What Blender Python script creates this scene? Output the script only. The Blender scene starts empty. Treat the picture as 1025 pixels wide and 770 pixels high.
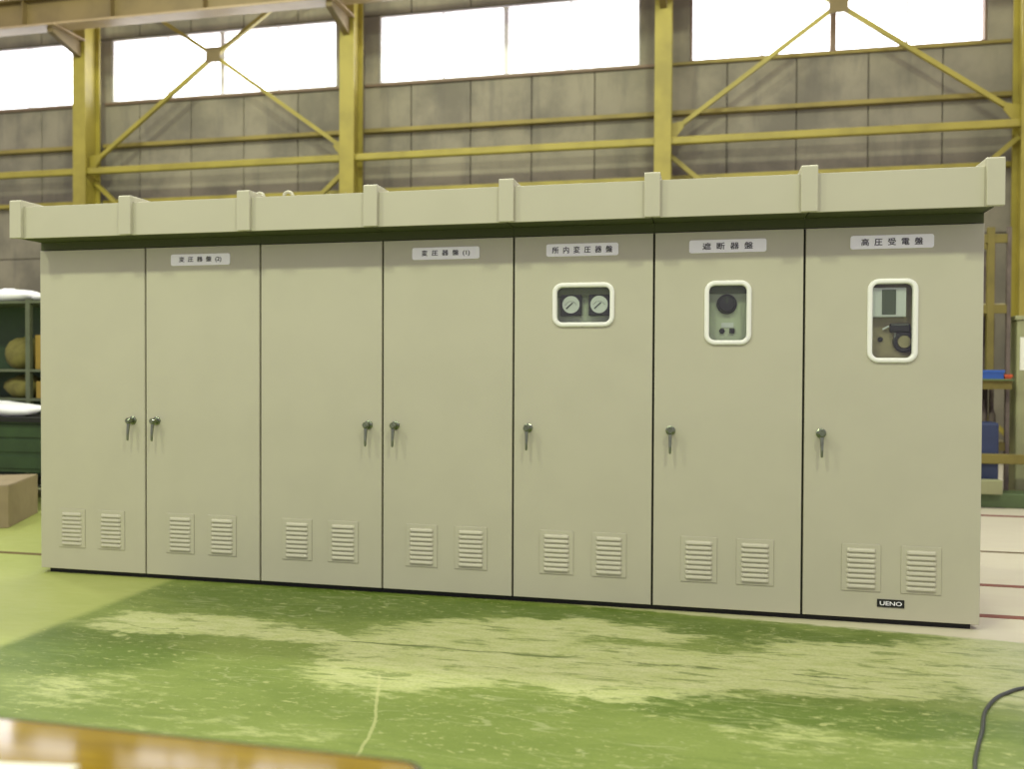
import bpy, bmesh, math, random
from mathutils import Vector, Matrix
random.seed(7)
S = bpy.context.scene
C = S.collection

# ------------------------------------------------------------------ camera
CAM = Vector((3.93531, -5.57821, 1.50669))
YAW, PITCH, ROLL, FPX = 0.21936, 0.0156, 0.00441, 880.0
cy, sy, cp, sp = math.cos(YAW), math.sin(YAW), math.cos(PITCH), math.sin(PITCH)
fwd = Vector((-sy*cp, cy*cp, -sp)); rt0 = Vector((cy, sy, 0)); up0 = rt0.cross(fwd)
rt = rt0*math.cos(ROLL) + up0*math.sin(ROLL); up = up0*math.cos(ROLL) - rt0*math.sin(ROLL)
cam = bpy.data.cameras.new('camera'); co = bpy.data.objects.new('camera', cam); C.objects.link(co)
m = Matrix((rt, up, -fwd)).transposed().to_4x4(); m.translation = CAM
co.matrix_world = m
cam.sensor_fit = 'HORIZONTAL'; cam.sensor_width = 36; cam.lens = FPX/1025*36
cam.clip_start = 0.05; cam.clip_end = 200
cam.dof.use_dof = True; cam.dof.focus_distance = 5.3; cam.dof.aperture_fstop = cam.lens/1000/0.023
S.camera = co

# ------------------------------------------------------------------ light
W = bpy.data.worlds.new('hall_daylight'); S.world = W; W.use_nodes = True
W.node_tree.nodes['Background'].inputs[0].default_value = (0.95, 0.84, 1.0, 1)
W.node_tree.nodes['Background'].inputs[1].default_value = 0.66
S.view_settings.view_transform = 'Standard'; S.view_settings.look = 'None'
S.view_settings.exposure = 0.12; S.view_settings.gamma = 1.0; S.view_settings.use_curve_mapping = False
def lamp(x, y, z, power, r=0.3, col=(0.93, 1.0, 0.68)):
    l = bpy.data.lights.new('high_bay_lamp', 'POINT'); l.energy = power; l.shadow_soft_size = r; l.color = col
    o = bpy.data.objects.new('high_bay_lamp', l); C.objects.link(o); o.location = (x, y, z)
for x in (-4.5, 1.0, 6.5): lamp(x, -5.75, 9.0, 960)
for x in (-7.0, -1.0, 5.0): lamp(x, 3.2, 10.2, 800)

# ------------------------------------------------------------------ materials
def srgb(r, g, b):
    f = lambda c: (c/255/12.92) if c/255 <= 0.04045 else ((c/255+0.055)/1.055)**2.4
    return (f(r), f(g), f(b), 1)
class NT:
    def __init__(s, name):
        s.m = bpy.data.materials.new(name); s.m.use_nodes = True; s.t = s.m.node_tree
        s.b = s.t.nodes['Principled BSDF']; s.out = s.t.nodes['Material Output']
    def n(s, ty, **kw):
        nd = s.t.nodes.new(ty)
        for k, v in kw.items(): setattr(nd, k, v)
        return nd
    def l(s, a, b): s.t.links.new(a, b)
    def math(s, op, a, b=None, clamp=False):
        nd = s.n('ShaderNodeMath', operation=op); nd.use_clamp = clamp
        for i, v in enumerate((a, b)):
            if v is None: continue
            if isinstance(v, (int, float)): nd.inputs[i].default_value = v
            else: s.l(v, nd.inputs[i])
        return nd.outputs[0]
    def mix(s, f, a, b):
        nd = s.n('ShaderNodeMix', data_type='RGBA')
        for i, v in ((0, f), (6, a), (7, b)):
            if isinstance(v, (int, float)): nd.inputs[i].default_value = v
            elif isinstance(v, tuple): nd.inputs[i].default_value = v
            else: s.l(v, nd.inputs[i])
        return nd.outputs[2]
    def noise(s, scale, detail=4, rough=0.55, vec=None, dist=0):
        nd = s.n('ShaderNodeTexNoise'); nd.inputs['Scale'].default_value = scale
        nd.inputs['Detail'].default_value = detail; nd.inputs['Roughness'].default_value = rough
        nd.inputs['Distortion'].default_value = dist
        if vec is not None: s.l(vec, nd.inputs['Vector'])
        return nd.outputs[0]
    def step(s, v, lo, hi):
        nd = s.n('ShaderNodeMapRange'); nd.interpolation_type = 'SMOOTHSTEP'
        s.l(v, nd.inputs[0]); nd.inputs[1].default_value = lo; nd.inputs[2].default_value = hi
        return nd.outputs[0]
    def pos(s, sx=1, sy_=1, sz=1):
        g = s.n('ShaderNodeNewGeometry')
        mp = s.n('ShaderNodeMapping'); mp.inputs['Scale'].default_value = (sx, sy_, sz)
        s.l(g.outputs['Position'], mp.inputs[0]); return mp.outputs[0]
    def bump(s, h, strength, dist=0.01):
        nd = s.n('ShaderNodeBump'); nd.inputs['Strength'].default_value = strength; nd.inputs['Distance'].default_value = dist
        s.l(h, nd.inputs['Height']); s.l(nd.outputs[0], s.b.inputs['Normal'])
def simple(name, col, rough=0.5, metal=0, var=0.0, scale=6, bump=0, bscale=200):
    k = NT(name); k.b.inputs['Roughness'].default_value = rough; k.b.inputs['Metallic'].default_value = metal
    c2 = tuple(c*(1-var) for c in col[:3])+(1,)
    if var: k.l(k.mix(k.step(k.noise(scale, vec=k.pos()), .35, .7), col, c2), k.b.inputs['Base Color'])
    else: k.b.inputs['Base Color'].default_value = col
    if bump: k.bump(k.noise(bscale, 2, vec=k.pos()), bump, 0.002)
    return k.m
M = {}
M['paint'] = simple('beige_cabinet_paint', srgb(188, 185, 162), 0.42, 0, 0.035, 2.5, 0.12, 260)
M['plate'] = simple('white_nameplate_plastic', srgb(250, 250, 252), 0.35)
M['ink'] = simple('black_lettering_ink', srgb(25, 25, 28), 0.6); M['ink']['key'] = 'ink'; M['plate']['key'] = 'plate'
M['white'] = simple('white_window_moulding', srgb(240, 240, 232), 0.35)
M['gap_shade'] = simple('dark_door_gap_shade', srgb(52, 56, 44), 0.8)  # shade inside the door gaps as a dark colour
M['base'] = simple('black_base_channel_paint', srgb(20, 22, 18), 0.7)
M['chrome'] = simple('dull_chrome', srgb(134, 142, 120), 0.28, 1, 0.2, 30)
M['inner'] = simple('grey_green_instrument_panel', srgb(176, 184, 160), 0.5, 0, .08, 8)
M['inner_dark'] = simple('dark_olive_recess_paint', srgb(96, 104, 72), 0.6)
M['inner_brown'] = simple('brownish_mounting_panel', srgb(150, 140, 106), 0.55, 0, .2, 14)
M['black'] = simple('black_plastic', srgb(22, 24, 22), 0.45)
M['dial'] = simple('pale_gauge_dial', srgb(196, 200, 198), 0.5)
M['screen'] = simple('dark_relay_screen', srgb(72, 82, 62), 0.25)
M['yellow'] = simple('yellow_steel_paint', srgb(160, 146, 62), 0.5, 0, 0.25, 1.7, 0.1, 60)
M['girder'] = simple('tan_crane_girder_paint', srgb(122, 104, 66), 0.55, 0, 0.25, 1.3)
M['flange'] = simple('pale_flange_paint', srgb(160, 138, 106), 0.5, 0, 0.15, 2)
M['girt'] = simple('faded_yellow_rail_paint', srgb(146, 130, 66), 0.6, 0, .3, 1.5)
M['winframe'] = simple('brown_window_frame', srgb(120, 100, 84), 0.6)
M['mull'] = simple('pale_mullion', srgb(215, 212, 215), 0.5)
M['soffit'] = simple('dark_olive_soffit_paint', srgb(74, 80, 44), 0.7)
M['rackyellow'] = simple('dull_rack_paint', srgb(126, 114, 52), 0.6, 0, .25, 3)
M['board'] = simple('grey_brown_board', srgb(112, 100, 92), 0.8, 0, .35, 5)
M['seam'] = simple('dark_wall_joint', srgb(78, 74, 70), 0.9)
M['redline'] = simple('red_brown_line_paint', srgb(140, 84, 66), 0.7, 0, .25, 12)
M['brownline'] = simple('brown_line_paint', srgb(104, 84, 34), 0.7, 0, .25, 12)
M['cable'] = simple('grey_black_cable', srgb(62, 66, 62), 0.4)
M['edge'] = simple('dark_table_edging', srgb(40, 36, 24), 0.4)
M['paper'] = simple('white_paper', srgb(235, 236, 220), 0.6)
M['steel'] = simple('grey_green_steel', srgb(96, 104, 78), 0.6, 0, .2, 5)
M['olive'] = simple('olive_sacking', srgb(128, 122, 62), 0.85, 0, .3, 8, .5, 60)
M['plastic'] = simple('white_plastic_sheet', srgb(238, 238, 240), 0.35, 0, .06, 9)
M['card'] = simple('brown_cardboard', srgb(158, 142, 112), 0.8, 0, .12, 6)
M['greenbox'] = simple('dark_green_steel_paint', srgb(52, 78, 40), 0.55, 0, .25, 4)
M['amber'] = simple('amber_carton', srgb(160, 134, 58), 0.75, 0, .15, 6)
M['blue'] = simple('blue_plastic_crate', srgb(52, 94, 176), 0.45)
M['orange'] = simple('orange_plastic', srgb(200, 86, 44), 0.45)
M['navy'] = simple('navy_machine_paint', srgb(46, 58, 92), 0.5, 0, .2, 4)
M['palegreen'] = simple('pale_green_machine_paint', srgb(158, 160, 118), 0.5, 0, .12, 3)
M['machine'] = simple('green_machine_paint', srgb(92, 112, 70), 0.55, 0, .2, 4)
M['wood'] = simple('pale_timber', srgb(190, 180, 140), 0.7, 0, .15, 9)

def wall_mat():
    k = NT('stained_concrete_panel')
    p = k.pos()
    v = k.pos(3, 3, .5)
    a = k.mix(k.step(k.noise(0.9, 5, .6, p), .32, .7), srgb(150, 142, 126), srgb(114, 108, 98))
    a = k.mix(k.math('MULTIPLY', k.step(k.noise(1.2, 4, .6, v), .5, .75), .45), a, srgb(92, 88, 86))
    inf = k.n('ShaderNodeObjectInfo')
    a = k.mix(k.math('MULTIPLY', inf.outputs['Random'], .3), a, srgb(110, 106, 92))
    k.l(a, k.b.inputs['Base Color']); k.b.inputs['Roughness'].default_value = .85
    k.bump(k.noise(18, 5, .6, p), .3, .01); return k.m
M['wall'] = wall_mat()

def pane_mat():
    k = NT('daylit_frosted_glass')
    k.b.inputs['Base Color'].default_value = (.8, .8, .85, 1); k.b.inputs['Roughness'].default_value = .3
    k.b.inputs['Emission Color'].default_value = (.97, .96, 1, 1); k.b.inputs['Emission Strength'].default_value = 4.5
    return k.m
M['pane'] = pane_mat()

def glass_mat():
    k = NT('clear_cover_glass')
    tr = k.n('ShaderNodeBsdfTransparent'); tr.inputs[0].default_value = (.95, .97, .94, 1)
    gl = k.n('ShaderNodeBsdfGlossy'); gl.inputs['Roughness'].default_value = .03
    fr = k.n('ShaderNodeLayerWeight'); fr.inputs['Blend'].default_value = .5
    fc = k.math('ADD', k.math('MULTIPLY', k.math('POWER', fr.outputs['Facing'], 4.0), .7), .03)
    mx = k.n('ShaderNodeMixShader'); k.l(fc, mx.inputs[0]); k.l(tr.outputs[0], mx.inputs[1]); k.l(gl.outputs[0], mx.inputs[2])
    k.l(mx.outputs[0], k.out.inputs[0]); return k.m
M['glass'] = glass_mat()

def table_mat():
    k = NT('varnished_wood_grain')
    p = k.pos(1.2, 26, 1)
    a = k.mix(k.step(k.noise(3, 6, .65, p, .6), .3, .72), srgb(148, 120, 14), srgb(116, 90, 6))
    a = k.mix(k.math('MULTIPLY', k.step(k.noise(9, 4, .6, p), .55, .75), .5), a, srgb(90, 62, 5))
    k.l(a, k.b.inputs['Base Color']); k.b.inputs['Roughness'].default_value = 0.09
    k.b.inputs['Specular IOR Level'].default_value = .62
    return k.m
M['table'] = table_mat()

def floor_mat():
    k = NT('worn_green_floor_coating')
    g = k.n('ShaderNodeNewGeometry'); sep = k.n('ShaderNodeSeparateXYZ'); k.l(g.outputs['Position'], sep.inputs[0])
    X, Y = sep.outputs[0], sep.outputs[1]
    st = k.pos(.55, 1.5, 1)                                  # scuffs run along the row
    nz = k.noise(2.2, 6, .62, st, .4); nf = k.noise(11, 6, .66, st, .3); nv = k.noise(38, 4, .6, st)
    jx = k.math('MULTIPLY', k.math('SUBTRACT', k.noise(2.0, 5, .6, k.pos()), .5), .55)
    jy = k.math('MULTIPLY', k.math('SUBTRACT', k.noise(3.1, 5, .6, k.pos(.6, 1.3, 1)), .5), .6)
    Xd = k.math('ADD', X, jx); Yd = k.math('ADD', Y, jy)
    def blob(cx, cy_, rx, ry, w=1.0):
        a = k.math('DIVIDE', k.math('SUBTRACT', Xd, cx), rx); b = k.math('DIVIDE', k.math('SUBTRACT', Yd, cy_), ry)
        d = k.math('ADD', k.math('MULTIPLY', a, a), k.math('MULTIPLY', b, b))
        return k.math('MULTIPLY', k.math('SUBTRACT', 1.0, k.math('SQRT', d), True), w)
    worn = None
    for e in ((.95, -.95, .85, .30), (1.75, -1.0, .5, .2), (2.45, -1.2, .75, .75), (2.75, -.75, .7, .45), (3.45, -1.15, 1.1, .55), (4.35, -1.0, 1.0, .46), (3.25, -.5, .8, .26),
              (5.0, -.65, 1.0, .40), (5.7, -.7, .9, .9), (1.0, -2.0, 1.0, .5, .3), (2.0, -2.3, 1.2, .5, .26), (4.4, -1.75, 1.2, .5, .26)):  # big round blob at far right stands in for pale floor reflection
        b = blob(*e); worn = b if worn is None else k.math('MAXIMUM', worn, b)
    s2 = k.pos(.5, 2.2, 1); s3 = k.pos(.8, 1.6, 1)
    nr = k.noise(5.5, 7, .7, s2, .5); nk = k.noise(17, 5, .7, s3, .5); nm = k.noise(55, 4, .7, k.pos())
    wf = k.math('ADD', k.math('MULTIPLY', worn, 1.5), k.math('MULTIPLY', k.math('SUBTRACT', k.math('ADD', k.math('MULTIPLY', nf, .6), k.math('MULTIPLY', nr, .5)), .55), 1.9))
    wmask = k.step(wf, .24, .56)
    dark = None
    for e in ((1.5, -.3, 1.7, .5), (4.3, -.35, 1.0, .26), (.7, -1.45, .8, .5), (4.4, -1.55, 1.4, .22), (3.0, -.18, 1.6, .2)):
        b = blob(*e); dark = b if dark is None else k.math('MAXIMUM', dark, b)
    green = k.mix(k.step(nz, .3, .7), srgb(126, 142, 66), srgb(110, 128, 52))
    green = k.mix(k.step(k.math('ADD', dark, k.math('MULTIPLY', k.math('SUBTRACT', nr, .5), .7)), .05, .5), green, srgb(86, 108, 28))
    pale = k.mix(k.step(nf, .3, .7), srgb(200, 202, 148), srgb(178, 186, 118))
    coat = k.mix(k.math('MULTIPLY', wmask, .9), green, pale)
    # paint left in the worn places, scuffs, flecks, scratches, a dark joint
    coat = k.mix(k.math('MULTIPLY', k.step(nr, .54, .61), .7), coat, srgb(108, 126, 52))
    coat = k.mix(k.math('MULTIPLY', k.step(nk, .57, .66), k.math('MULTIPLY', k.step(nz, .36, .56), .62)), coat, srgb(186, 188, 126))
    coat = k.mix(k.math('MULTIPLY', k.step(nv, .62, .70), .45), coat, srgb(196, 198, 152))
    for sc, rot, th, am in ((2.6, .5, .006, .28), (3.4, -.9, .005, .3), (1.5, .12, .006, .3)):
        mp = k.n('ShaderNodeMapping'); mp.inputs['Rotation'].default_value = (0, 0, rot); mp.inputs['Scale'].default_value = (.35, 1.5, 1)
        k.l(g.outputs['Position'], mp.inputs[0])
        d = k.math('ABSOLUTE', k.math('SUBTRACT', k.noise(sc, 3, .5, mp.outputs[0]), .5))
        ln = k.math('MULTIPLY', k.math('SUBTRACT', 1.0, k.step(d, th*.3, th)), k.step(k.noise(1.7+rot, 2, .5, k.pos()), .50, .60))
        coat = k.mix(k.math('MULTIPLY', ln, am), coat, srgb(196, 198, 150))
    def seg(x0, y0, x1, y1, w):
        dx, dy = x1-x0, y1-y0; L = math.hypot(dx, dy); dx /= L; dy /= L
        px = k.math('SUBTRACT', k.math('ADD', X, k.math('MULTIPLY', jx, .15)), x0); py = k.math('SUBTRACT', k.math('ADD', Y, k.math('MULTIPLY', jy, .12)), y0)
        al = k.math('ADD', k.math('MULTIPLY', px, dx), k.math('MULTIPLY', py, dy)); ac = k.math('ABSOLUTE', k.math('SUBTRACT', k.math('MULTIPLY', py, dx), k.math('MULTIPLY', px, dy)))
        m1 = k.math('MULTIPLY', k.math('GREATER_THAN', al, 0), k.math('LESS_THAN', al, L))
        return k.math('MULTIPLY', m1, k.math('SUBTRACT', 1.0, k.step(ac, w*.4, w)))
    jt = k.math('MULTIPLY', seg(1.9, -1.03, 5.6, -1.02, .02), k.step(nr, .46, .58))
    coat = k.mix(k.math('MULTIPLY', jt, .8), coat, srgb(84, 100, 40))
    for sg in ((2.35, -1.50, 2.57, -2.07, .010), (2.57, -2.07, 2.62, -2.45, .010)):
        coat = k.mix(k.math('MULTIPLY', seg(*sg), .5), coat, srgb(198, 198, 140))
    coat = k.mix(k.math('MULTIPLY', k.math('SUBTRACT', nm, .44), 1.0, True), coat, srgb(96, 112, 50))
    coat = k.mix(k.math('MULTIPLY', k.step(k.math('ADD', X, jx), 5.0, 6.1), .6), coat, srgb(172, 176, 150))  # pale fade to the right: floor reflection and haze put into the colour
    bare = k.mix(k.step(X, 2.2, 5.9), srgb(166, 174, 98), srgb(214, 208, 182))
    bare = k.mix(k.math('MULTIPLY', k.step(nz, .35, .7), .4), bare, k.mix(k.step(X, 2.2, 5.9), srgb(146, 158, 80), srgb(204, 194, 172)))
    edge_n = k.math('MULTIPLY', k.math('SUBTRACT', nf, .5), .12)
    mx = k.step(k.math('ADD', X, k.math('MULTIPLY', edge_n, .3)), .14, .26)
    lim = k.math('MULTIPLY', k.math('SUBTRACT', X, 3.3), -.075)
    my = k.step(k.math('SUBTRACT', k.math('ADD', lim, edge_n), Y), -.02, .03)
    k.l(k.mix(k.math('MULTIPLY', mx, my), bare, coat), k.b.inputs['Base Color'])
    r = k.n('ShaderNodeMapRange'); k.l(nf, r.inputs[0]); r.inputs[3].default_value = .38; r.inputs[4].default_value = .62
    k.l(r.outputs[0], k.b.inputs['Roughness'])
    k.bump(k.math('ADD', nf, k.math('MULTIPLY', wmask, -.25)), .12, .01)
    return k.m
M['floor'] = floor_mat()

# ------------------------------------------------------------------ mesh helpers
class MB:
    def __init__(s): s.v = []; s.f = []
    def add(s, v, f):
        o = len(s.v); s.v += [tuple(p) for p in v]; s.f += [tuple(i+o for i in q) for q in f]; return s
    def box(s, x0, x1, y0, y1, z0, z1):
        return s.add([(x0,y0,z0),(x1,y0,z0),(x1,y1,z0),(x0,y1,z0),(x0,y0,z1),(x1,y0,z1),(x1,y1,z1),(x0,y1,z1)],
              [(0,3,2,1),(4,5,6,7),(0,1,5,4),(1,2,6,5),(2,3,7,6),(3,0,4,7)])
    def prism(s, poly, axis, a, b):
        # poly: 2-D outline; axis 'y': (x,z) outline swept over y, 'x': (y,z) swept over x, 'z': (x,y) swept over z
        def P(p, t):
            return {'y': (p[0], t, p[1]), 'x': (t, p[0], p[1]), 'z': (p[0], p[1], t)}[axis]
        n = len(poly)
        v = [P(p, a) for p in poly]+[P(p, b) for p in poly]
        f = [tuple(range(n)), tuple(range(2*n-1, n-1, -1))]+[(i, i+n, (i+1) % n+n, (i+1) % n) for i in range(n)]
        return s.add(v, f)
    def bar(s, p, q, w, h, side=Vector((0,1,0))):
        p, q = Vector(p), Vector(q); d = (q-p).normalized(); a = (side-d*side.dot(d)).normalized(); b = d.cross(a)
        v = []
        for e in (p, q):
            for i, j in ((-1,-1),(1,-1),(1,1),(-1,1)): v.append(e+a*(w/2*i)+b*(h/2*j))
        return s.add(v, [(0,1,2,3),(7,6,5,4),(0,4,5,1),(1,5,6,2),(2,6,7,3),(3,7,4,0)])
    def lathe(s, prof, n, org=(0,0,0), axis='z'):
        # prof: (radius, height) pairs around an axis through org ('y' turns it toward -y)
        v = []; f = []
        for r, h in prof:
            for i in range(n):
                a = 2*math.pi*i/n; c, d = r*math.cos(a), r*math.sin(a)
                v.append((org[0]+c, org[1]+d, org[2]+h) if axis == 'z' else (org[0]+c, org[1]-h, org[2]+d))
        m_ = len(prof)
        for j in range(m_-1):
            for i in range(n): f.append((j*n+i, j*n+(i+1) % n, (j+1)*n+(i+1) % n, (j+1)*n+i))
        f.append(tuple(range(n-1, -1, -1))); f.append(tuple((m_-1)*n+i for i in range(n)))
        return s.add(v, f)
    def tube(s, pts, r, n=8):
        pts = [Vector(p) for p in pts]; v = []; f = []
        for i, p in enumerate(pts):
            d = (pts[min(i+1, len(pts)-1)]-pts[max(i-1, 0)]).normalized()
            a = d.cross(Vector((0,0,1))) if abs(d.z) < .95 else d.cross(Vector((0,1,0))); a.normalize(); b = a.cross(d)
            for j in range(n):
                t = 2*math.pi*j/n; v.append(p+a*(r*math.cos(t))+b*(r*math.sin(t)))
        for i in range(len(pts)-1):
            for j in range(n): f.append((i*n+j, i*n+(j+1) % n, (i+1)*n+(j+1) % n, (i+1)*n+j))
        f.append(tuple(range(n-1, -1, -1))); f.append(tuple((len(pts)-1)*n+j for j in range(n)))
        return s.add(v, f)
    def mesh(s, name, mat, bevel=0, smooth=False, seg=2):
        me = bpy.data.meshes.new(name); bm = bmesh.new()
        vs = [bm.verts.new(p) for p in s.v]
        for q in s.f:
            try: bm.faces.new([vs[i] for i in q])
            except ValueError: pass
        bmesh.ops.recalc_face_normals(bm, faces=bm.faces)
        if bevel:
            ed = [e for e in bm.edges if len(e.link_faces) == 2 and e.calc_face_angle(0) > .6]
            bmesh.ops.bevel(bm, geom=ed, offset=bevel, segments=seg, affect='EDGES', profile=.5)
        bm.to_mesh(me); bm.free()
        if smooth:
            for p in me.polygons: p.use_smooth = True
        me.materials.append(M[mat]); return me
WL = {}
def put(name, me, parent=None, loc=(0,0,0)):
    """link a mesh object whose world location is loc, under parent"""
    o = bpy.data.objects.new(name, me); C.objects.link(o); loc = Vector(loc)
    if parent is not None: o.parent = parent; o.location = loc-WL[parent.name]
    else: o.location = loc
    WL[o.name] = loc; return o
def thing(name, label, cat, loc=(0,0,0), group=None):
    o = put(name, None, None, loc); o['label'] = label; o['category'] = cat
    if group: o['group'] = group
    return o
def tag(o, label, cat, group=None):
    o['label'] = label; o['category'] = cat
    if group: o['group'] = group
    return o
def struct(o): o['kind'] = 'structure'; return o
def shifted(mb, loc):
    mb.v = [(x-loc[0], y-loc[1], z-loc[2]) for x, y, z in mb.v]; return mb
def part(name, mb, mat, parent=None, org=None, **kw):
    """mb is in world coordinates; the object's origin sits at org"""
    org = org if org is not None else (WL[parent.name] if parent else (0,0,0))
    return put(name, shifted(mb, org).mesh(name, mat, **kw), parent, org)
def rrect(x0, x1, z0, z1, r, n=6):
    out = []
    for cx, cz, a0 in ((x1-r, z0+r, -90), (x1-r, z1-r, 0), (x0+r, z1-r, 90), (x0+r, z0+r, 180)):
        for i in range(n+1):
            a = math.radians(a0+90*i/n); out.append((cx+r*math.cos(a), cz+r*math.sin(a)))
    return out
def text_mesh(body, mat, width, height, shear=0, depth=0.001, xs=None, space=1.0):
    cu = bpy.data.curves.new('lettering', 'FONT'); cu.body = body; cu.align_x = 'CENTER'; cu.align_y = 'CENTER'
    cu.size = 1; cu.shear = shear; cu.extrude = 0; cu.space_character = space; cu.resolution_u = 3
    o = bpy.data.objects.new('lettering', cu); C.objects.link(o)
    dg = bpy.context.evaluated_depsgraph_get(); dg.update()
    me = bpy.data.meshes.new_from_object(o.evaluated_get(dg)); bpy.data.objects.remove(o); bpy.data.curves.remove(cu)
    xs_ = [v.co.x for v in me.vertices]; ys = [v.co.y for v in me.vertices]
    cx, cyy = (min(xs_)+max(xs_))/2, (min(ys)+max(ys))/2; w, h = max(xs_)-min(xs_), max(ys)-min(ys)
    for v in me.vertices: v.co = ((v.co.x-cx)/w*width, -depth, (v.co.y-cyy)/h*height)
    bm = bmesh.new(); bm.from_mesh(me); base = bm.verts[:]+bm.edges[:]+bm.faces[:]
    for dx, dz, dy in ((.0011, 0, -.0002), (0, .0009, -.0004)):          # heavier strokes
        g_ = bmesh.ops.duplicate(bm, geom=base)['geom']
        bmesh.ops.translate(bm, verts=[v for v in g_ if isinstance(v, bmesh.types.BMVert)], vec=(dx, dy, dz))
    bm.to_mesh(me); bm.free()
    me.materials.clear(); me.materials.append(M[mat]); me.name = 'lettering'; return me

def put_letters(me, parent, loc, gap):
    """one object for each printed character, split where the print leaves a gap"""
    iv = sorted((min(me.vertices[i].co.x for i in p.vertices), max(me.vertices[i].co.x for i in p.vertices), p.index) for p in me.polygons)
    runs = []; hi = -9
    for a, b, i in iv:
        if a > hi+gap: runs.append([])
        runs[-1].append(i); hi = max(hi, b) if len(runs[-1]) > 1 else b
    for r in runs:
        mb = MB()
        x = min(me.vertices[i].co.x for q in r for i in me.polygons[q].vertices)
        for q in r:
            vi = me.polygons[q].vertices
            mb.add([(me.vertices[i].co.x-x, me.vertices[i].co.y, me.vertices[i].co.z) for i in vi], [tuple(range(len(vi)))])
        put('character', mb.mesh('character', me.materials[0]['key']), parent, (loc[0]+x, loc[1], loc[2]))
    bpy.data.meshes.remove(me)

# ------------------------------------------------------------------ setting: floor
fl = part('floor', MB().box(-26, 24, -12, 11.0, -.12, 0), 'floor'); struct(fl)
for x0, x1, y, w, mt in ((5.1, 18, .355, .075, 'redline'), (5.1, 18, 1.22, .07, 'redline'), (5.3, 18, 2.5, .05, 'brownline'), (5.5, 18, 4.55, .09, 'redline'), (-20, -.5, .525, .06, 'brownline')):
    part('painted_line', MB().box(x0, x1, y-w/2, y+w/2, 0, .003), mt, fl)

# ------------------------------------------------------------------ setting: back wall, windows
YW = 10.7; SILL = 7.10; HEAD = 8.42; U0 = 9.2; U1 = 12.2; TOP = 13.0
BAY = [-20.3, -14.45, -8.57, -2.76, 3.13, 8.95, 14.6]          # column centres
WIN = [(-14.05, -9.2), (-8.33, -3.27), (-2.37, 2.67), (3.58, 8.48), (9.2, 14.2)]
wb = MB()
wb.box(-20, 18, YW+.06, YW+.3, 0, SILL).box(-20, 18, YW+.06, YW+.3, HEAD, U0).box(-20, 18, YW+.06, YW+.3, U1, TOP)
xs = [-20]+[x for w in WIN for x in w]+[18]
for i in range(0, len(xs), 2):
    wb.box(xs[i], xs[i+1], YW+.06, YW+.3, SILL, HEAD); wb.box(xs[i], xs[i+1], YW+.06, YW+.3, U0, U1)
wall = struct(part('wall_back', wb, 'seam'))
pan = {}
def panel(x0, x1, z0, z1):
    key = (round(x1-x0, 3), round(z1-z0, 3))
    if key not in pan: pan[key] = MB().box(0, x1-x0, 0, .08, 0, z1-z0).mesh('wall_panel', 'wall', bevel=.008, seg=1)
    put('wall_panel', pan[key], wall, (x0, YW, z0))
g = .008
k0 = -16
for k in range(k0, 15):
    x = -.53+1.19*k
    for z0, z1 in ((0, 3.87), (3.87, SILL)): panel(x+g, x+1.19-g, z0+g, z1-g)
    panel(x+g, x+1.19-g, HEAD+.02, U0-.02); panel(x+g, x+1.19-g, U1+.02, TOP)
for i in range(0, len(xs), 2):
    a, b = max(xs[i], -19.6), min(xs[i+1], 17.2)
    panel(a+.01, b-.01, SILL+.0, HEAD); panel(a+.01, b-.01, U0, U1)
def window(n, x0, x1, z0, z1):
    fr = MB(); t = .035
    fr.box(x0, x1, YW+.02, YW+.2, z0, z0+t).box(x0, x1, YW+.02, YW+.2, z1-t, z1).box(x0, x0+t, YW+.02, YW+.2, z0+t, z1-t).box(x1-t, x1, YW+.02, YW+.2, z0+t, z1-t)
    w = struct(part('window_%d' % n, fr, 'winframe' if n == 4 else 'mull', org=(x0, YW, z0)))
    cxs = [x0+t+(x1-x0-2*t)*q/4 for q in range(5)]
    for q in (1, 2, 3):
        part('mullion', MB().box(cxs[q]-(.05 if q == 2 else .018), cxs[q]+(.05 if q == 2 else .018), YW+.06, YW+.16, z0+t, z1-t), 'winframe' if (q == 2 and n == 4) else 'mull', w)
    for q in range(4):
        part('pane', MB().box(cxs[q]+.01, cxs[q+1]-.01, YW+.15, YW+.16, z0+t, z1-t), 'pane', w)
for i, (a, b) in enumerate(WIN): window(i+1, a, b, SILL+.0, HEAD)
for i, (a, b) in enumerate(WIN): window(i+6, a, b, U0, U1)  # upper row out of view, added for its white reflection on the table

# ------------------------------------------------------------------ steel frame of the hall
colname = {-8.57: 'yellow steel column behind the left end of the cabinet row', -2.76: 'yellow steel column between the left brace bay and the middle windows',
           3.13: 'yellow steel column right of the middle windows, behind the cabinets', 8.95: 'yellow steel column at the right edge of the picture'}
YC = 10.0
for x in (-8.57, -2.76, 3.13, 8.95):
    t = thing('steel_column', colname[x], 'column', (x, YC+.23, 0), 'yellow columns along the back wall')
    part('flange', MB().box(x-.145, x+.145, YC, YC+.03, 0, 9.3), 'yellow', t)
    part('flange', MB().box(x-.145, x+.145, YC+.43, YC+.46, 0, 9.3), 'yellow', t)
    part('web', MB().box(x-.06, x+.06, YC+.03, YC+.43, 0, 9.3), 'yellow', t)
    part('base_plate', MB().box(x-.22, x+.22, YC-.1, YC+.56, 0, .03), 'yellow', t)
    # crane bracket: tapered corbel with top plate
    part('bracket', MB().prism([(YC, 7.82), (YC, 8.14), (YC-.8, 8.14), (YC-.8, 8.04)], 'x', x-.06, x+.06), 'girder', t)
    part('bracket_plate', MB().box(x-.16, x+.16, YC-.9, YC, 8.14, 8.17), 'flange', t)
baylab = ['left of the leftmost column', 'in the left braced bay', 'under the middle windows', 'in the right braced bay', 'right of the rightmost column']
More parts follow.
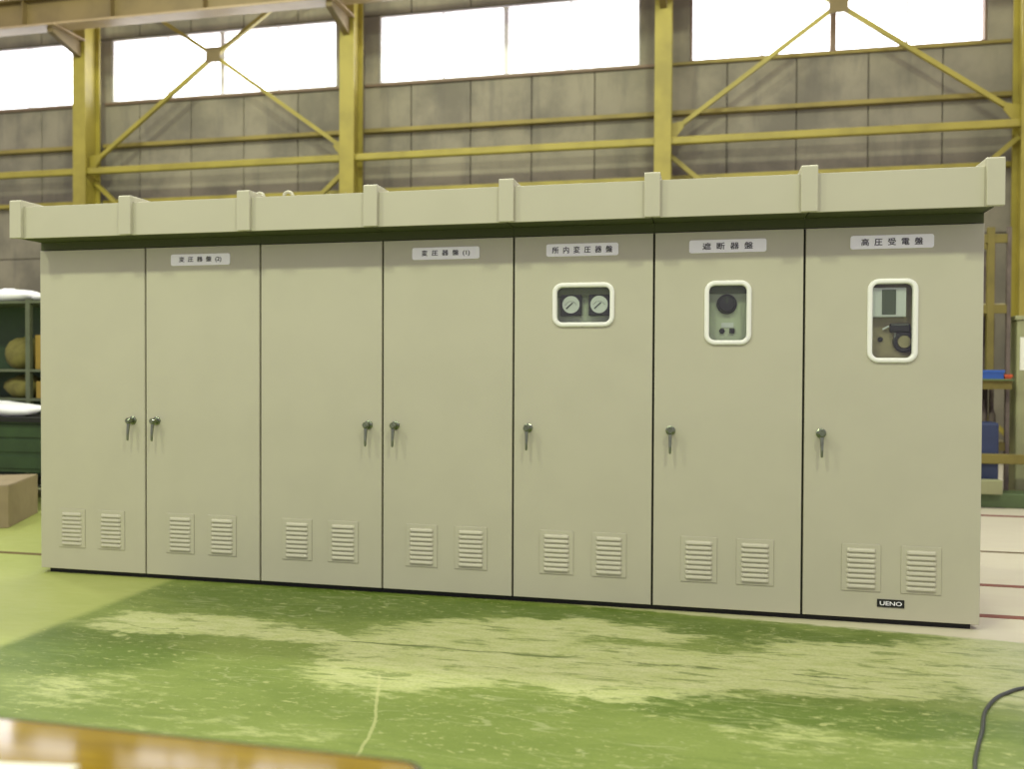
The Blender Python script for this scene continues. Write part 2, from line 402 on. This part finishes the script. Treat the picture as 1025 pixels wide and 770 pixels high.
for i in range(4):
    a, b = BAY[i+1]+.06, BAY[i+2]-.06
    tag(part('girt_tube', MB().box(a, b, YC+.06, YC+.18, 5.475, 5.605), 'yellow', org=(a, YC+.12, 5.46), bevel=.02),
        'thick yellow horizontal tube '+baylab[i], 'beam', 'yellow tie tubes between the columns')
    tag(part('wall_girt', MB().box(a+.05, b-.05, YW-.13, YW, 6.13, 6.205), 'girt', org=(a, YW, 6.12)), 'thin yellow wall rail '+baylab[i]+', above the tie tube', 'beam', 'thin wall rails')
    tag(part('wall_girt', MB().box(a+.05, b-.05, YW-.13, YW, 4.955, 5.035), 'yellow', org=(a, YW, 4.955)), 'lower yellow wall rail '+baylab[i]+', just over the cabinet roof line', 'beam', 'thin wall rails')
    tag(part('wall_girt', MB().box(a+.05, b-.05, YW-.06, YW, SILL-.06, SILL-.01), 'girt' if i == 3 else 'winframe', org=(a, YW, SILL)), 'yellow sill rail under the windows '+baylab[i], 'beam', 'thin wall rails')
for i, side in ((1, 'left'), (3, 'right')):
    a, b = BAY[i+1]+.1, BAY[i+2]-.1; cx = (a+b)/2; yb = YC+.25
    t = thing('cross_brace', 'yellow steel cross brace with a square gusset in the %s bay' % side, 'brace', (cx, yb, 7.7), 'cross braces between the columns')
    part('gusset_plate', MB().box(cx-.155, cx+.155, yb-.07, yb-.05, 7.58, 7.88), 'girder', t)
    for ex, ez in ((a, 5.7), (b, 5.72), (a, 9.6), (b, 9.6)):
        part('brace_arm', MB().bar((cx, yb, 7.73), (ex, yb, ez), .07, .075), 'yellow', t)
    for ex, sgn in ((a, 1), (b, -1)):
        part('corner_gusset', MB().prism([(ex-.02*sgn, 5.62), (ex+.12*sgn, 5.62), (ex+.26*sgn, 5.80), (ex+.2*sgn, 5.9), (ex-.02*sgn, 5.86)], 'y', yb-.06, yb-.045), 'yellow', t)
    t = thing('lower_brace', 'yellow diagonal braces falling below the tie tube in the %s bay' % side, 'brace', (cx, yb, 3.2), 'lower braces between the columns')
    for e0, e1 in ((a, b), (b, a)):
        part('brace_arm', MB().bar((e0, yb+(.1 if e0 == a else 0), 5.36), (e1, yb+(.1 if e0 == a else 0), .4), .07, .08), 'yellow', t)
YG = 9.35
t = thing('crane_girder', 'long tan crane runway girder crossing the top left in front of the columns', 'girder', (-4, YG, 8.17))
part('web', MB().box(-20, 18, YG-.02, YG+.02, 8.20, 8.70), 'girder', t)
part('bottom_flange', MB().box(-20, 18, YG-.17, YG+.17, 8.17, 8.21), 'flange', t)
part('top_flange', MB().box(-20, 18, YG-.17, YG+.17, 8.70, 8.74), 'girder', t)
for x in [-19+1.96*i for i in range(19)]:
    part('stiffener', MB().box(x-.008, x+.008, YG-.15, YG-.02, 8.21, 8.70), 'girder', t)
part('crane_rail', MB().box(-20, 18, YG-.035, YG+.035, 8.74, 8.82), 'girder', t)

# ------------------------------------------------------------------ switchgear cabinets
ZB, ZT, ZS = .035, 2.373, 2.435                                  # door bottom, door top, soffit
EDGE = [-.876, 0, .9, 1.8, 2.7, 3.6, 4.5, 5.492]
DEPTH = 1.95
def slat_mesh():
    mb = MB(); n = 7; w, h, d = .166, .022, .011
    prof = [(0, h), (.35*d, h*.9), (.8*d, h*.55), (d, h*.12), (d*.9, 0), (0, 0)]
    us = [-.5, -.47, -.43, .43, .47, .5]; sc = [.05, .62, 1, 1, .62, .05]
    v = []
    for u, s_ in zip(us, sc):
        for dd, hh in prof: v.append((u*w, -dd*s_, hh*(.75+.25*s_)))
    m_ = len(prof); f = []
    for i in range(len(us)-1):
        for j in range(m_-1): f.append((i*m_+j, i*m_+j+1, (i+1)*m_+j+1, (i+1)*m_+j))
    f.append(tuple(range(m_))); f.append(tuple((len(us)-1)*m_+j for j in range(m_)))
    return mb.add(v, f).mesh('slat', 'paint')
SLAT = slat_mesh()
VENT = MB().box(-.111, .111, -.005, .0, 0, .284).mesh('vent', 'paint', bevel=.003)
def hbase():
    mb = MB().lathe([(.030, 0), (.030, .006), (.024, .010), (.017, .012), (.016, .040), (.021, .042), (.021, .060), (.015, .066)], 16, axis='y')
    return mb.mesh('handle', 'chrome', smooth=False)
def hlever():
    mb = MB(); v = []
    for z, w, y, t in ((.012, .013, -.047, .016), (-.012, .014, -.047, .016), (-.04, .011, -.053, .013), (-.10, .009, -.060, .011), (-.135, .008, -.060, .010), (-.142, .005, -.059, .006)):
        v += [(-w, y+t/2, z), (w, y+t/2, z), (w*.8, y-t/2, z), (-w*.8, y-t/2, z)]
    f = [(0,1,2,3), (23,22,21,20)]
    for i in range(5):
        for j in range(4): f.append((i*4+j, i*4+(j+1) % 4, i*4+4+(j+1) % 4, i*4+4+j))
    return mb.add(v, f).mesh('lever', 'chrome', bevel=.002, seg=1)
HB, HL = hbase(), hlever()
def door_mesh(x0, x1, hole=None):
    """door leaf with its front at y=0, thickness .028, optional rounded hole; origin at (x0,0,0)"""
    t = .028; bm = bmesh.new(); c = .003
    def loop(poly, y): return [bm.verts.new((px-x0, y, pz)) for px, pz in poly]
    def edges(vs):
        out = []
        for i in range(len(vs)):
            a, b = vs[i], vs[(i+1) % len(vs)]
            out.append(bm.edges.get((a, b)) or bm.edges.new((a, b)))
        return out
    def quad(A, B):
        for i in range(len(A)): bm.faces.new((A[i], A[(i+1) % len(A)], B[(i+1) % len(A)], B[i]))
    R = lambda e: [(x0+e, ZB+e), (x1-e, ZB+e), (x1-e, ZT-e), (x0+e, ZT-e)]
    fo, mo, bo = loop(R(c), 0), loop(R(0), c), loop(R(0), t)
    quad(fo, mo); quad(mo, bo)
    if hole:
        fi, bi = loop(rrect(*hole), 0), loop(rrect(*hole), t); quad(fi, bi)
        bmesh.ops.triangle_fill(bm, edges=edges(fo)+edges(fi), use_beauty=True)
        bmesh.ops.triangle_fill(bm, edges=edges(bo)+edges(bi), use_beauty=True)
    else: bm.faces.new(fo); bm.faces.new(bo)
    bmesh.ops.recalc_face_normals(bm, faces=bm.faces)
    me = bpy.data.meshes.new('door'); bm.to_mesh(me); bm.free(); me.materials.append(M['paint']); return me
def ring(x0, x1, z0, z1, r, wd, y_out):
    """rounded moulding ring standing proud of the door"""
    mb = MB(); L = []
    for e, y in ((0, 0), (0, -.008), (.004, y_out), (wd-.005, y_out), (wd, -.008), (wd, .028)):
        L.append([(p[0], y, p[1]) for p in rrect(x0+e, x1-e, z0+e, z1-e, max(r-e, .012))])
    n = len(L[0]); v = [p for l in L for p in l]; f = []
    for j in range(len(L)-1):
        for i in range(n): f.append((j*n+i, j*n+(i+1) % n, (j+1)*n+(i+1) % n, (j+1)*n+i))
    return mb.add(v, f)
VENTX = [(-.714+.104, -.386+.104), (.170+.108, .495+.112), (1.070+.108, 1.412+.106), (1.966+.112, 2.307+.112), (2.879+.111, 3.217+.111), (3.775+.112, 4.111+.114), (4.726+.112, 5.062+.11)]
HAND = [-.104, .090, 1.70, 1.892, 2.80, 3.709, 4.603]
PLATE = {1: (.44, '変  圧  器  盤  (2)', .33), 3: (2.24, '変  圧  器  盤  (1)', .33), 4: (3.146, '所  内  変  圧  器  盤', .385), 5: (4.046, '遮  断  器  盤', .30), 6: (4.99, '高  圧  受  電  盤', .34)}
VIEW = {4: (2.956, 3.354, 1.789, 2.071), 5: (3.910, 4.192, 1.672, 2.068), 6: (4.858, 5.140, 1.564, 2.062)}
UNITS = [((0, 1), 'beige double-door switchgear cabinet at the far left end of the row'),
         ((2, 3), 'beige double-door switchgear cabinet, second unit from the left, without viewing windows'),
         ((4,), 'beige single-door switchgear cabinet with a wide viewing window over two round gauges'),
         ((5,), 'beige single-door switchgear cabinet with a small upright window showing one round dark knob'),
         ((6,), 'beige single-door switchgear cabinet at the right end with a maker plate at its foot')]
for di, lab in UNITS:
    X0, X1 = EDGE[di[0]], EDGE[di[-1]+1]; first, last = di[0] == 0, di[-1] == 6
    u = thing('switchgear_cabinet', lab, 'cabinet', ((X0+X1)/2, DEPTH/2, 0), 'switchgear cabinets standing in one row')
    a, b, th = X0+.0005, X1-.0005, .012
    sh = MB().box(a, a+th, .036, DEPTH, ZB, ZS).box(b-th, b, .036, DEPTH, ZB, ZS).box(a+th, b-th, DEPTH-th, DEPTH, ZB, ZS)
    sh.box(a+th, b-th, .036, DEPTH-th, ZB, ZB+th).box(a+th, b-th, .036, DEPTH-th, ZS-th, ZS)
    part('body', sh, 'paint', u)
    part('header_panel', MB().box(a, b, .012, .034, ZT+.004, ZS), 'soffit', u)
    part('base_channel', MB().box(X0+(.05 if first else 0), X1-(.04 if last else 0), .035, DEPTH-.03, 0, ZB), 'base', u)
    for d in di:
        x0, x1 = EDGE[d]+(.0065 if d else .0), EDGE[d+1]-(.0065 if d < 6 else .0)
        hole = None
        if d in VIEW:
            vx0, vx1, vz0, vz1 = VIEW[d]; hole = (vx0+.012, vx1-.012, vz0+.012, vz1-.012, .055)
        put('door', door_mesh(x0, x1, hole), u, (x0, 0, 0))
        part('door_gap_shade', MB().box(x0-.006, x0+.012, .029, .035, ZB, ZT).box(x1-.012, x1+.006, .029, .035, ZB, ZT), 'gap_shade', u)  # dark strips added behind the door gaps to paint in their shade
        h = put('handle', HB, u, (HAND[d], 0, 1.138)); h['label'] = 'dull chrome lever handle'; put('lever', HL, h, (HAND[d], 0, 1.138))
        for vx in VENTX[d]:
            v = put('vent', VENT, u, (vx, 0, .196))
            for q in range(8): put('slat', SLAT, v, (vx, -.005, .196+.022+q*.0305))
        if d in PLATE:
            px, txt, tw = PLATE[d]
            pl = part('nameplate', MB().prism(rrect(px-.231, px+.231, 2.240, 2.320, .014, 3), 'y', -.006, 0), 'plate', u, (px, 0, 2.28))
            pl['label'] = 'white nameplate with black characters'
            put_letters(text_mesh(txt, 'ink', tw, .042), pl, (px, -.0065, 2.28), .010)
        if d in VIEW:
            w = part('viewing_window', ring(vx0, vx1, vz0, vz1, .065, .029, -.013), 'white', u, ((vx0+vx1)/2, 0, vz0), smooth=True)
            w['label'] = 'white rounded window moulding'
            part('cover_glass', MB().prism(rrect(vx0+.03, vx1-.03, vz0+.03, vz1-.03, .045), 'y', .012, .015), 'glass', w)
            # instrument box behind the glass
            i0, i1, k0_, k1_ = vx0-.05, vx1+.05, vz0-.06, vz1+.05; yp = .075
            part('instrument_recess', MB().box(i0, i0+.006, .03, yp, k0_, k1_).box(i1-.006, i1, .03, yp, k0_, k1_).box(i0, i1, .03, yp, k1_-.006, k1_).box(i0, i1, .03, yp, k0_, k0_+.006), 'inner_dark', u)
            pn = part('instrument_panel', MB().box(i0, i1, yp, yp+.006, k0_, k1_), 'inner_brown' if d == 6 else 'inner', u)
            def disc(name, cx, cz, prof, mat, par, n=20, y=yp): return part(name, MB().lathe(prof, n, (cx, y, cz), 'y'), mat, par, (cx, y, cz))
            if d == 4:
                part('terminal_cover', MB().box(vx0, vx1, yp-.03, yp, vz1-.085, vz1+.03), 'inner_dark', u)
                for gx in (3.070, 3.252):
                    ga = part('gauge', MB().box(gx-.068, gx+.068, yp-.035, yp, 1.862, 1.998), 'black', u, (gx, yp, 1.93), bevel=.006)
                    disc('dial', gx, 1.934, [(.056, .035), (.056, .040)], 'dial', ga, 24)
                    arc = MB()
                    for q in range(9):
                        an = math.radians(150-15*q); c_, s_ = math.cos(an), math.sin(an)
                        arc.bar((gx+.036*c_, yp-.041, 1.915+.036*s_), (gx+.043*c_, yp-.041, 1.915+.043*s_), .001, .003)
                    part('scale', arc, 'ink', ga)
                    part('needle', MB().bar((gx-.03, yp-.042, 1.908), (gx+.012, yp-.042, 1.946), .001, .007), 'ink', ga)
            if d == 5:
                kn = disc('rotary_switch', 4.046, 1.927, [(.062, 0), (.062, .012), (.052, .016), (.050, .032), (.044, .036)], 'black', u, 24)
                part('pointer', MB().box(4.041, 4.051, yp-.040, yp-.036, 1.93, 1.968), 'screen', kn)
                part('terminal_cover', MB().box(vx0, vx1, yp-.012, yp, vz1-.075, vz1+.03), 'steel', u)
                part('rating_plate', MB().box(4.014, 4.088, yp-.003, yp, 1.783, 1.812), 'dial', u)
                disc('push_button', 4.018, 1.761, [(.017, 0), (.017, .008), (.012, .014)], 'black', u, 12)
                part('selector_switch', MB().box(4.063, 4.095, yp-.014, yp, 1.746, 1.777), 'black', u, bevel=.003)
            if d == 6:
                rl = part('protection_relay', MB().box(4.885, 5.080, yp-.05, yp, 1.837, 2.012), 'dial', u, bevel=.005)
                part('screen', MB().box(4.944, 5.022, yp-.053, yp-.05, 1.852, 2.0), 'screen', rl)
                kn = disc('ring_switch', 5.078, 1.690, [(.064, 0), (.064, .014), (.056, .020), (.042, .020), (.040, .010)], 'black', u, 24)
                disc('hub', 5.078, 1.690, [(.040, .012), (.036, .022)], 'inner_brown', kn, 16)
                part('switch_body', MB().box(4.995, 5.11, yp-.03, yp, 1.745, 1.80), 'black', u, bevel=.012)
                part('switch_lever', MB().bar((5.02, yp-.035, 1.715), (5.022, yp-.035, 1.745), .008, .008), 'chrome', u)
                part('test_key', MB().bar((4.955, yp-.015, 1.765), (4.99, yp-.02, 1.785), .01, .01), 'dial', u)
                disc('push_button', 4.945, 1.705, [(.014, 0), (.014, .01), (.01, .014)], 'black', u, 12)
        if d == 6:
            mp = part('maker_plate', MB().box(4.930, 5.082, -.004, 0, .108, .155), 'black', u); mp['label'] = 'small black plate reading UENO'
            put_letters(text_mesh('UENO', 'plate', .122, .024, 0.0), mp, (5.006, -.0045, .1315), .0008)

# continuous canopy roof on top of the row
t = thing('canopy_roof', 'beige canopy roof with a deep fascia and raised seam ribs along the cabinet row', 'roof', (2.3, .9, ZS))
FT = 2.660; YF = -.20; YB = DEPTH+.15
for i in range(7):
    a, b = EDGE[i]+.003, EDGE[i+1]-.003
    part('fascia_panel', MB().box(a, b, YF, YF+.012, ZS, FT), 'paint', t, bevel=.003)
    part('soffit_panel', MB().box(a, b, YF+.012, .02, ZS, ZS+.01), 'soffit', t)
    part('roof_panel', MB().box(a, b, YF+.012, YB, FT-.012, FT), 'paint', t)
    part('rear_fascia', MB().box(a, b, YB, YB+.012, ZS, FT), 'paint', t)
for x0, x1 in ((EDGE[0], EDGE[0]+.012), (EDGE[7]-.012, EDGE[7])):
    part('end_panel', MB().box(x0, x1, YF+.013, YB-.001, ZS, FT-.013), 'paint', t)
for i, x in enumerate(EDGE):
    if i == 0: x = -.882
    if i == 7: x = 5.484
    w = .047
    part('seam_rib', MB().prism([(YF-.032, ZS), (YF-.032, FT+.036), (YF-.024, FT+.044), (YB+.03, FT+.03), (YB+.03, FT), (YF, FT), (YF, ZS)], 'x', x-w, x+w), 'paint', t, bevel=.004)
for i, (x, lab) in enumerate(((.83, 'left'), (1.05, 'right'))):
    e = thing('lifting_eye', 'small pale lifting eye standing on the canopy roof, the %s one of two' % lab, 'eyebolt', (x, .12, FT), 'lifting eyes on the canopy roof')
    part('collar', MB().lathe([(.035, 0), (.035, .02), (.02, .03)], 12, (x, .12, FT)), 'paint', e)
    part('eye_ring', MB().tube([(x+.035*math.cos(q*math.pi/8), .12, FT+.06+.035*math.sin(q*math.pi/8)) for q in range(17)], .012, 8), 'paint', e, smooth=True)

# ------------------------------------------------------------------ table, paper and cable in the foreground
tx0, tx1, ty0, ty1, tz = 1.55, 3.42, -4.75, -3.965, .75
t = thing('work_table', 'varnished wood-grain table with a dark edge and rounded corner in the foreground', 'table', (2.5, -4.4, 0))
part('table_top', MB().prism([(x, y) for x, y in rrect(tx0+.012, tx1-.012, ty0+.012, ty1-.012, .051, 6)], 'z', tz-.028, tz), 'table', t)
oe = rrect(tx0, tx1, ty0, ty1, .063, 6); ie = rrect(tx0+.012, tx1-.012, ty0+.012, ty1-.012, .051, 6); n = len(oe)
mb = MB().add([(x, y, tz-.03) for x, y in oe]+[(x, y, tz-.0015) for x, y in oe]+[(x, y, tz+.0005) for x, y in ie]+[(x, y, tz-.03) for x, y in ie],
    [(j*n+i, j*n+(i+1) % n, ((j+1) % 4)*n+(i+1) % n, ((j+1) % 4)*n+i) for j in range(4) for i in range(n)])
part('edge_band', mb, 'edge', t)
part('apron', MB().box(tx0+.08, tx1-.08, ty0+.08, ty1-.08, tz-.09, tz-.03), 'edge', t)
for x in (tx0+.1, tx1-.1):
    for y in (ty0+.1, ty1-.1): part('leg', MB().box(x-.02, x+.02, y-.02, y+.02, 0, tz-.09), 'edge', t)
tag(part('paper_sheet', MB().prism([(2.49, -4.36), (2.74, -4.32), (2.775, -4.135), (2.50, -4.175)], 'z', tz, tz+.002), 'paper', org=(2.62, -4.25, tz)), 'pale sheet of paper lying on the foreground table', 'paper')
cp_ = [(4.86, -2.35), (4.93, -1.98), (5.0, -1.76), (5.07, -1.57), (5.13, -1.38), (5.19, -1.25), (5.25, -1.15), (5.31, -1.08), (5.41, -.99), (5.6, -.92), (5.9, -.9), (6.4, -.98), (7.2, -1.0)]
def smoothpath(p, k=4):
    out = []
    for i in range(len(p)-1):
        p0, p1, p2, p3 = p[max(i-1, 0)], p[i], p[i+1], p[min(i+2, len(p)-1)]
        for q in range(k):
            s_ = q/k; out.append(tuple(.5*(2*b_+(c_-a_)*s_+(2*a_-5*b_+4*c_-d_)*s_*s_+(3*b_-a_-3*c_+d_)*s_**3) for a_, b_, c_, d_ in zip(p0, p1, p2, p3)))
    return out+[p[-1]]
tag(part('power_cable', MB().tube([(x, y, .0085) for x, y in smoothpath(cp_)], .0085, 8), 'cable', org=(5.3, -1.1, 0), smooth=True), 'dark grey cable curving over the green floor at lower right', 'cable')

# ------------------------------------------------------------------ background clutter, left
def lump(name, c, r, mat, seed, n=14, flat=.0, sag=.15):
    """crumpled soft heap: a squashed ball with uneven skin, flat underneath"""
    rnd = random.Random(seed); mb = MB(); v = []; f = []; m_ = 8
    ph = [rnd.uniform(0, 6.28) for _ in range(6)]
    for j in range(m_+1):
        th = math.pi*j/m_
        for i in range(n):
            a = 2*math.pi*i/n
            k = 1+sag*(math.sin(3*a+ph[0]+2*th)+.6*math.sin(5*a+ph[1]-3*th)+.5*math.sin(2*a+ph[2]))
            v.append((c[0]+r[0]*k*math.sin(th)*math.cos(a), c[1]+r[1]*k*math.sin(th)*math.sin(a), max(c[2], c[2]+r[2]*(1+k*math.cos(th))*.5-.1*r[2])))
    for j in range(m_):
        for i in range(n): f.append((j*n+i, j*n+(i+1) % n, (j+1)*n+(i+1) % n, (j+1)*n+i))
    return part(name, mb.add(v, f), mat, org=c, smooth=True)
RX0, RX1, RY0, RY1 = -6.2, -3.05, 3.2, 3.85
t = thing('storage_rack', 'dark grey-green steel storage rack behind the left end of the cabinets', 'rack', ((RX0+RX1)/2, 3.5, 0))
for x in (RX0, -3.84, RX1):
    for y in (RY0, RY1-.05): part('post', MB().box(x, x+.06, y, y+.05, 0, 2.32), 'steel', t)
for z in (.15, .75, 1.16, 1.5, 2.30): part('shelf', MB().box(RX0, RX1+.06, RY0+.001, RY1, z-.03, z), 'steel', t)
part('back_sheet', MB().box(RX0, RX1+.06, RY1, RY1+.01, .1, 2.3), 'greenbox', t)
tag(lump('plastic_bundle', (-4.25, 3.5, 2.30), (.42, .26, .17), 'plastic', 1), 'white crumpled plastic bundle on top of the storage rack, at the picture edge', 'bundle', 'white bundles on the rack top')
tag(lump('plastic_bundle', (-3.55, 3.5, 2.30), (.34, .24, .10), 'plastic', 2), 'flatter white plastic bundle on top of the rack, next to the cabinet', 'bundle', 'white bundles on the rack top')
tag(lump('sack', (-4.10, 3.5, 1.50), (.24, .22, .42), 'olive', 3, sag=.08), 'olive sack on the upper middle shelf of the storage rack', 'sack', 'olive sacks on the rack')
tag(lump('sack', (-4.06, 3.48, 1.16), (.26, .22, .30), 'olive', 4, sag=.08), 'olive sack on the shelf below the other sack', 'sack', 'olive sacks on the rack')
for i, (x0, x1, z, h, lab) in enumerate(((-3.75, -3.5, 1.50, .40, 'amber carton on the upper middle rack shelf beside the olive sack'), (-3.74, -3.52, 1.16, .2, 'small amber carton on the rack shelf under the other carton'))):
    b = thing('carton', lab, 'carton', ((x0+x1)/2, 3.45, z), 'amber cartons on the rack')
    part('box_body', MB().box(x0, x1, 3.25, 3.7, z, z+h), 'amber', b, bevel=.005); part('tape', MB().box((x0+x1)/2-.02, (x0+x1)/2+.02, 3.249, 3.701, z+h*.6, z+h+.001), 'wood', b)
t = thing('work_bench', 'dark green steel work bench in front of the storage rack at the left edge', 'bench', (-4.1, 2.85, 0))
part('bench_top', MB().box(-5.3, -2.75, 2.5, 3.12, .93, .98), 'base', t)
for x in (-5.2, -3.85): 
    dr = part('drawer_unit', MB().box(x, x+1.0, 2.58, 3.1, .38, .93), 'greenbox', t)
    for z in (.42, .60, .76): part('drawer_front', MB().box(x+.03, x+.97, 2.565, 2.58, z, z+.14), 'greenbox', dr, bevel=.004)
for x in (-5.22, -2.85):
    for y in (2.56, 3.04): part('leg', MB().box(x, x+.05, y, y+.05, 0, .93), 'greenbox', t)
tag(lump('cloth_heap', (-4.0, 2.78, .98), (.75, .24, .18), 'plastic', 6, n=22, sag=.12), 'white crumpled sheet heaped on the work bench', 'sheet')
b = thing('cardboard_box', 'tan cardboard box standing on the floor at the left edge', 'box', (-2.87, 1.72, 0))
ux, uy = Vector((-.9, -.43, 0)).normalized(), Vector((-.43, .9, 0)).normalized()
o0 = Vector((-2.50, 1.47, 0)); bw, bd, bh = .8, .92, .40
pl = [o0, o0+ux*bw, o0+ux*bw+uy*bd, o0+uy*bd]
part('box_body', MB().prism([(p.x, p.y) for p in pl], 'z', 0, bh), 'card', b, bevel=.006)
for q in (0, 1):
    s0 = o0+uy*(bd*.5*q)+uy*.004; pp = [s0+ux*.004, s0+ux*(bw-.004), s0+ux*(bw-.004)+uy*(bd*.5-.008), s0+ux*.004+uy*(bd*.5-.008)]
    part('flap', MB().prism([(p.x, p.y) for p in pp], 'z', bh, bh+.006), 'card', b)

# ------------------------------------------------------------------ background clutter, right
t = thing('storage_rack', 'dull yellow steel rack with grey-brown boards behind the right end of the cabinets', 'rack', (6.7, 5.95, 0))
for x in (5.9, 7.10, 7.31):
    for y in (5.62, 6.2): part('post', MB().box(x, x+(.075 if x < 7.2 else .04), y, y+.06, (1.44 if (x == 7.10 and y < 6) else 0), 3.2), 'rackyellow' if x < 7.2 else 'board', t)
for z in (.60, 1.32, 2.20, 3.02):
    for y in ((5.41 if z == 1.32 else 5.63), 6.21): part('beam', MB().box(5.97, 7.31, y, y+.05, z, z+.10), 'rackyellow', t)
    if z < 3:
        for q in range(-2 if z == 1.32 else 0, 3): part('deck_board', MB().box(5.98, 7.31, 5.69+q*.17, 5.69+q*.17+.15, z+.10, z+.12), 'machine' if z == 1.32 else 'wood', t)
for q in range(11):
    part('back_board', MB().box(5.98+q*.121, 5.98+q*.121+.112, 6.262+.006*(q % 2), 6.28+.006*(q % 2), .6, 3.0), 'board', t)
def crate(name, lab, mat, x0, x1, y0, y1, z0, z1):
    c_ = thing(name, lab, 'crate', ((x0+x1)/2, (y0+y1)/2, z0))
    w = .012
    part('crate_body', MB().box(x0, x1, y0, y1, z0, z0+w).box(x0, x1, y0, y0+w, z0+w, z1).box(x0, x1, y1-w, y1, z0+w, z1).box(x0, x0+w, y0+w, y1-w, z0+w, z1).box(x1-w, x1, y0+w, y1-w, z0+w, z1), mat, c_)
    part('rim', MB().box(x0-.01, x1+.01, y0-.01, y0, z1-.03, z1).box(x0-.01, x1+.01, y1, y1+.01, z1-.03, z1), mat, c_)
    return c_
crate('parts_crate', 'blue plastic crate on the yellow rack at the right edge', 'blue', 6.80, 7.225, 5.42, 5.60, 1.44, 1.54)
crate('parts_crate', 'orange plastic tray beside the blue crate on the yellow rack', 'orange', 7.24, 7.305, 5.42, 5.60, 1.44, 1.49)
for i, (x, h) in enumerate(((7.13, .46), (7.23, .40))):
    tag(part('steel_bottle', MB().lathe([(.04, 0), (.042, .02), (.042, h*.7), (.02, h*.85), (.016, h)], 12, (x, 5.85, .725)), 'board', org=(x, 5.85, .725), smooth=True),
        'grey-brown bottle on the lowest yellow rack shelf, the %s one' % ('taller', 'shorter')[i], 'bottle', 'bottles on the rack')
t = thing('machine_base', 'low green machine with a navy housing on the floor at the right edge', 'machine', (7.3, 5.35, 0))
part('plinth', MB().box(6.5, 8.6, 5.16, 5.5, 0, .16), 'machine', t, bevel=.01)
part('housing', MB().box(6.4, 7.13, 5.22, 5.48, .16, .95), 'navy', t, bevel=.03)
part('cross_bar', MB().box(6.5, 8.6, 5.16, 5.22, .49, .60), 'rackyellow', t, bevel=.01)
part('bar_post', MB().box(8.5, 8.58, 5.22, 5.3, .16, .6), 'rackyellow', t)
part('step_block', MB().box(6.6, 7.12, 5.05, 5.16, .16, .32), 'palegreen', t, bevel=.01)
t = thing('machine_column', 'pale green upright machine column in front of the right yellow column', 'machine', (7.53, 5.75, 0))
part('column_body', MB().box(7.42, 7.66, 5.63, 5.88, 0, 2.12), 'palegreen', t, bevel=.02)
part('cap', MB().box(7.40, 7.68, 5.61, 5.90, 2.12, 2.17), 'palegreen', t, bevel=.008)
tag(part('notice_sheet', MB().box(7.455, 7.64, 5.624, 5.63, 1.54, 1.92), 'paper', org=(7.54, 5.627, 1.54)), 'blank white notice on the pale green machine column', 'notice')
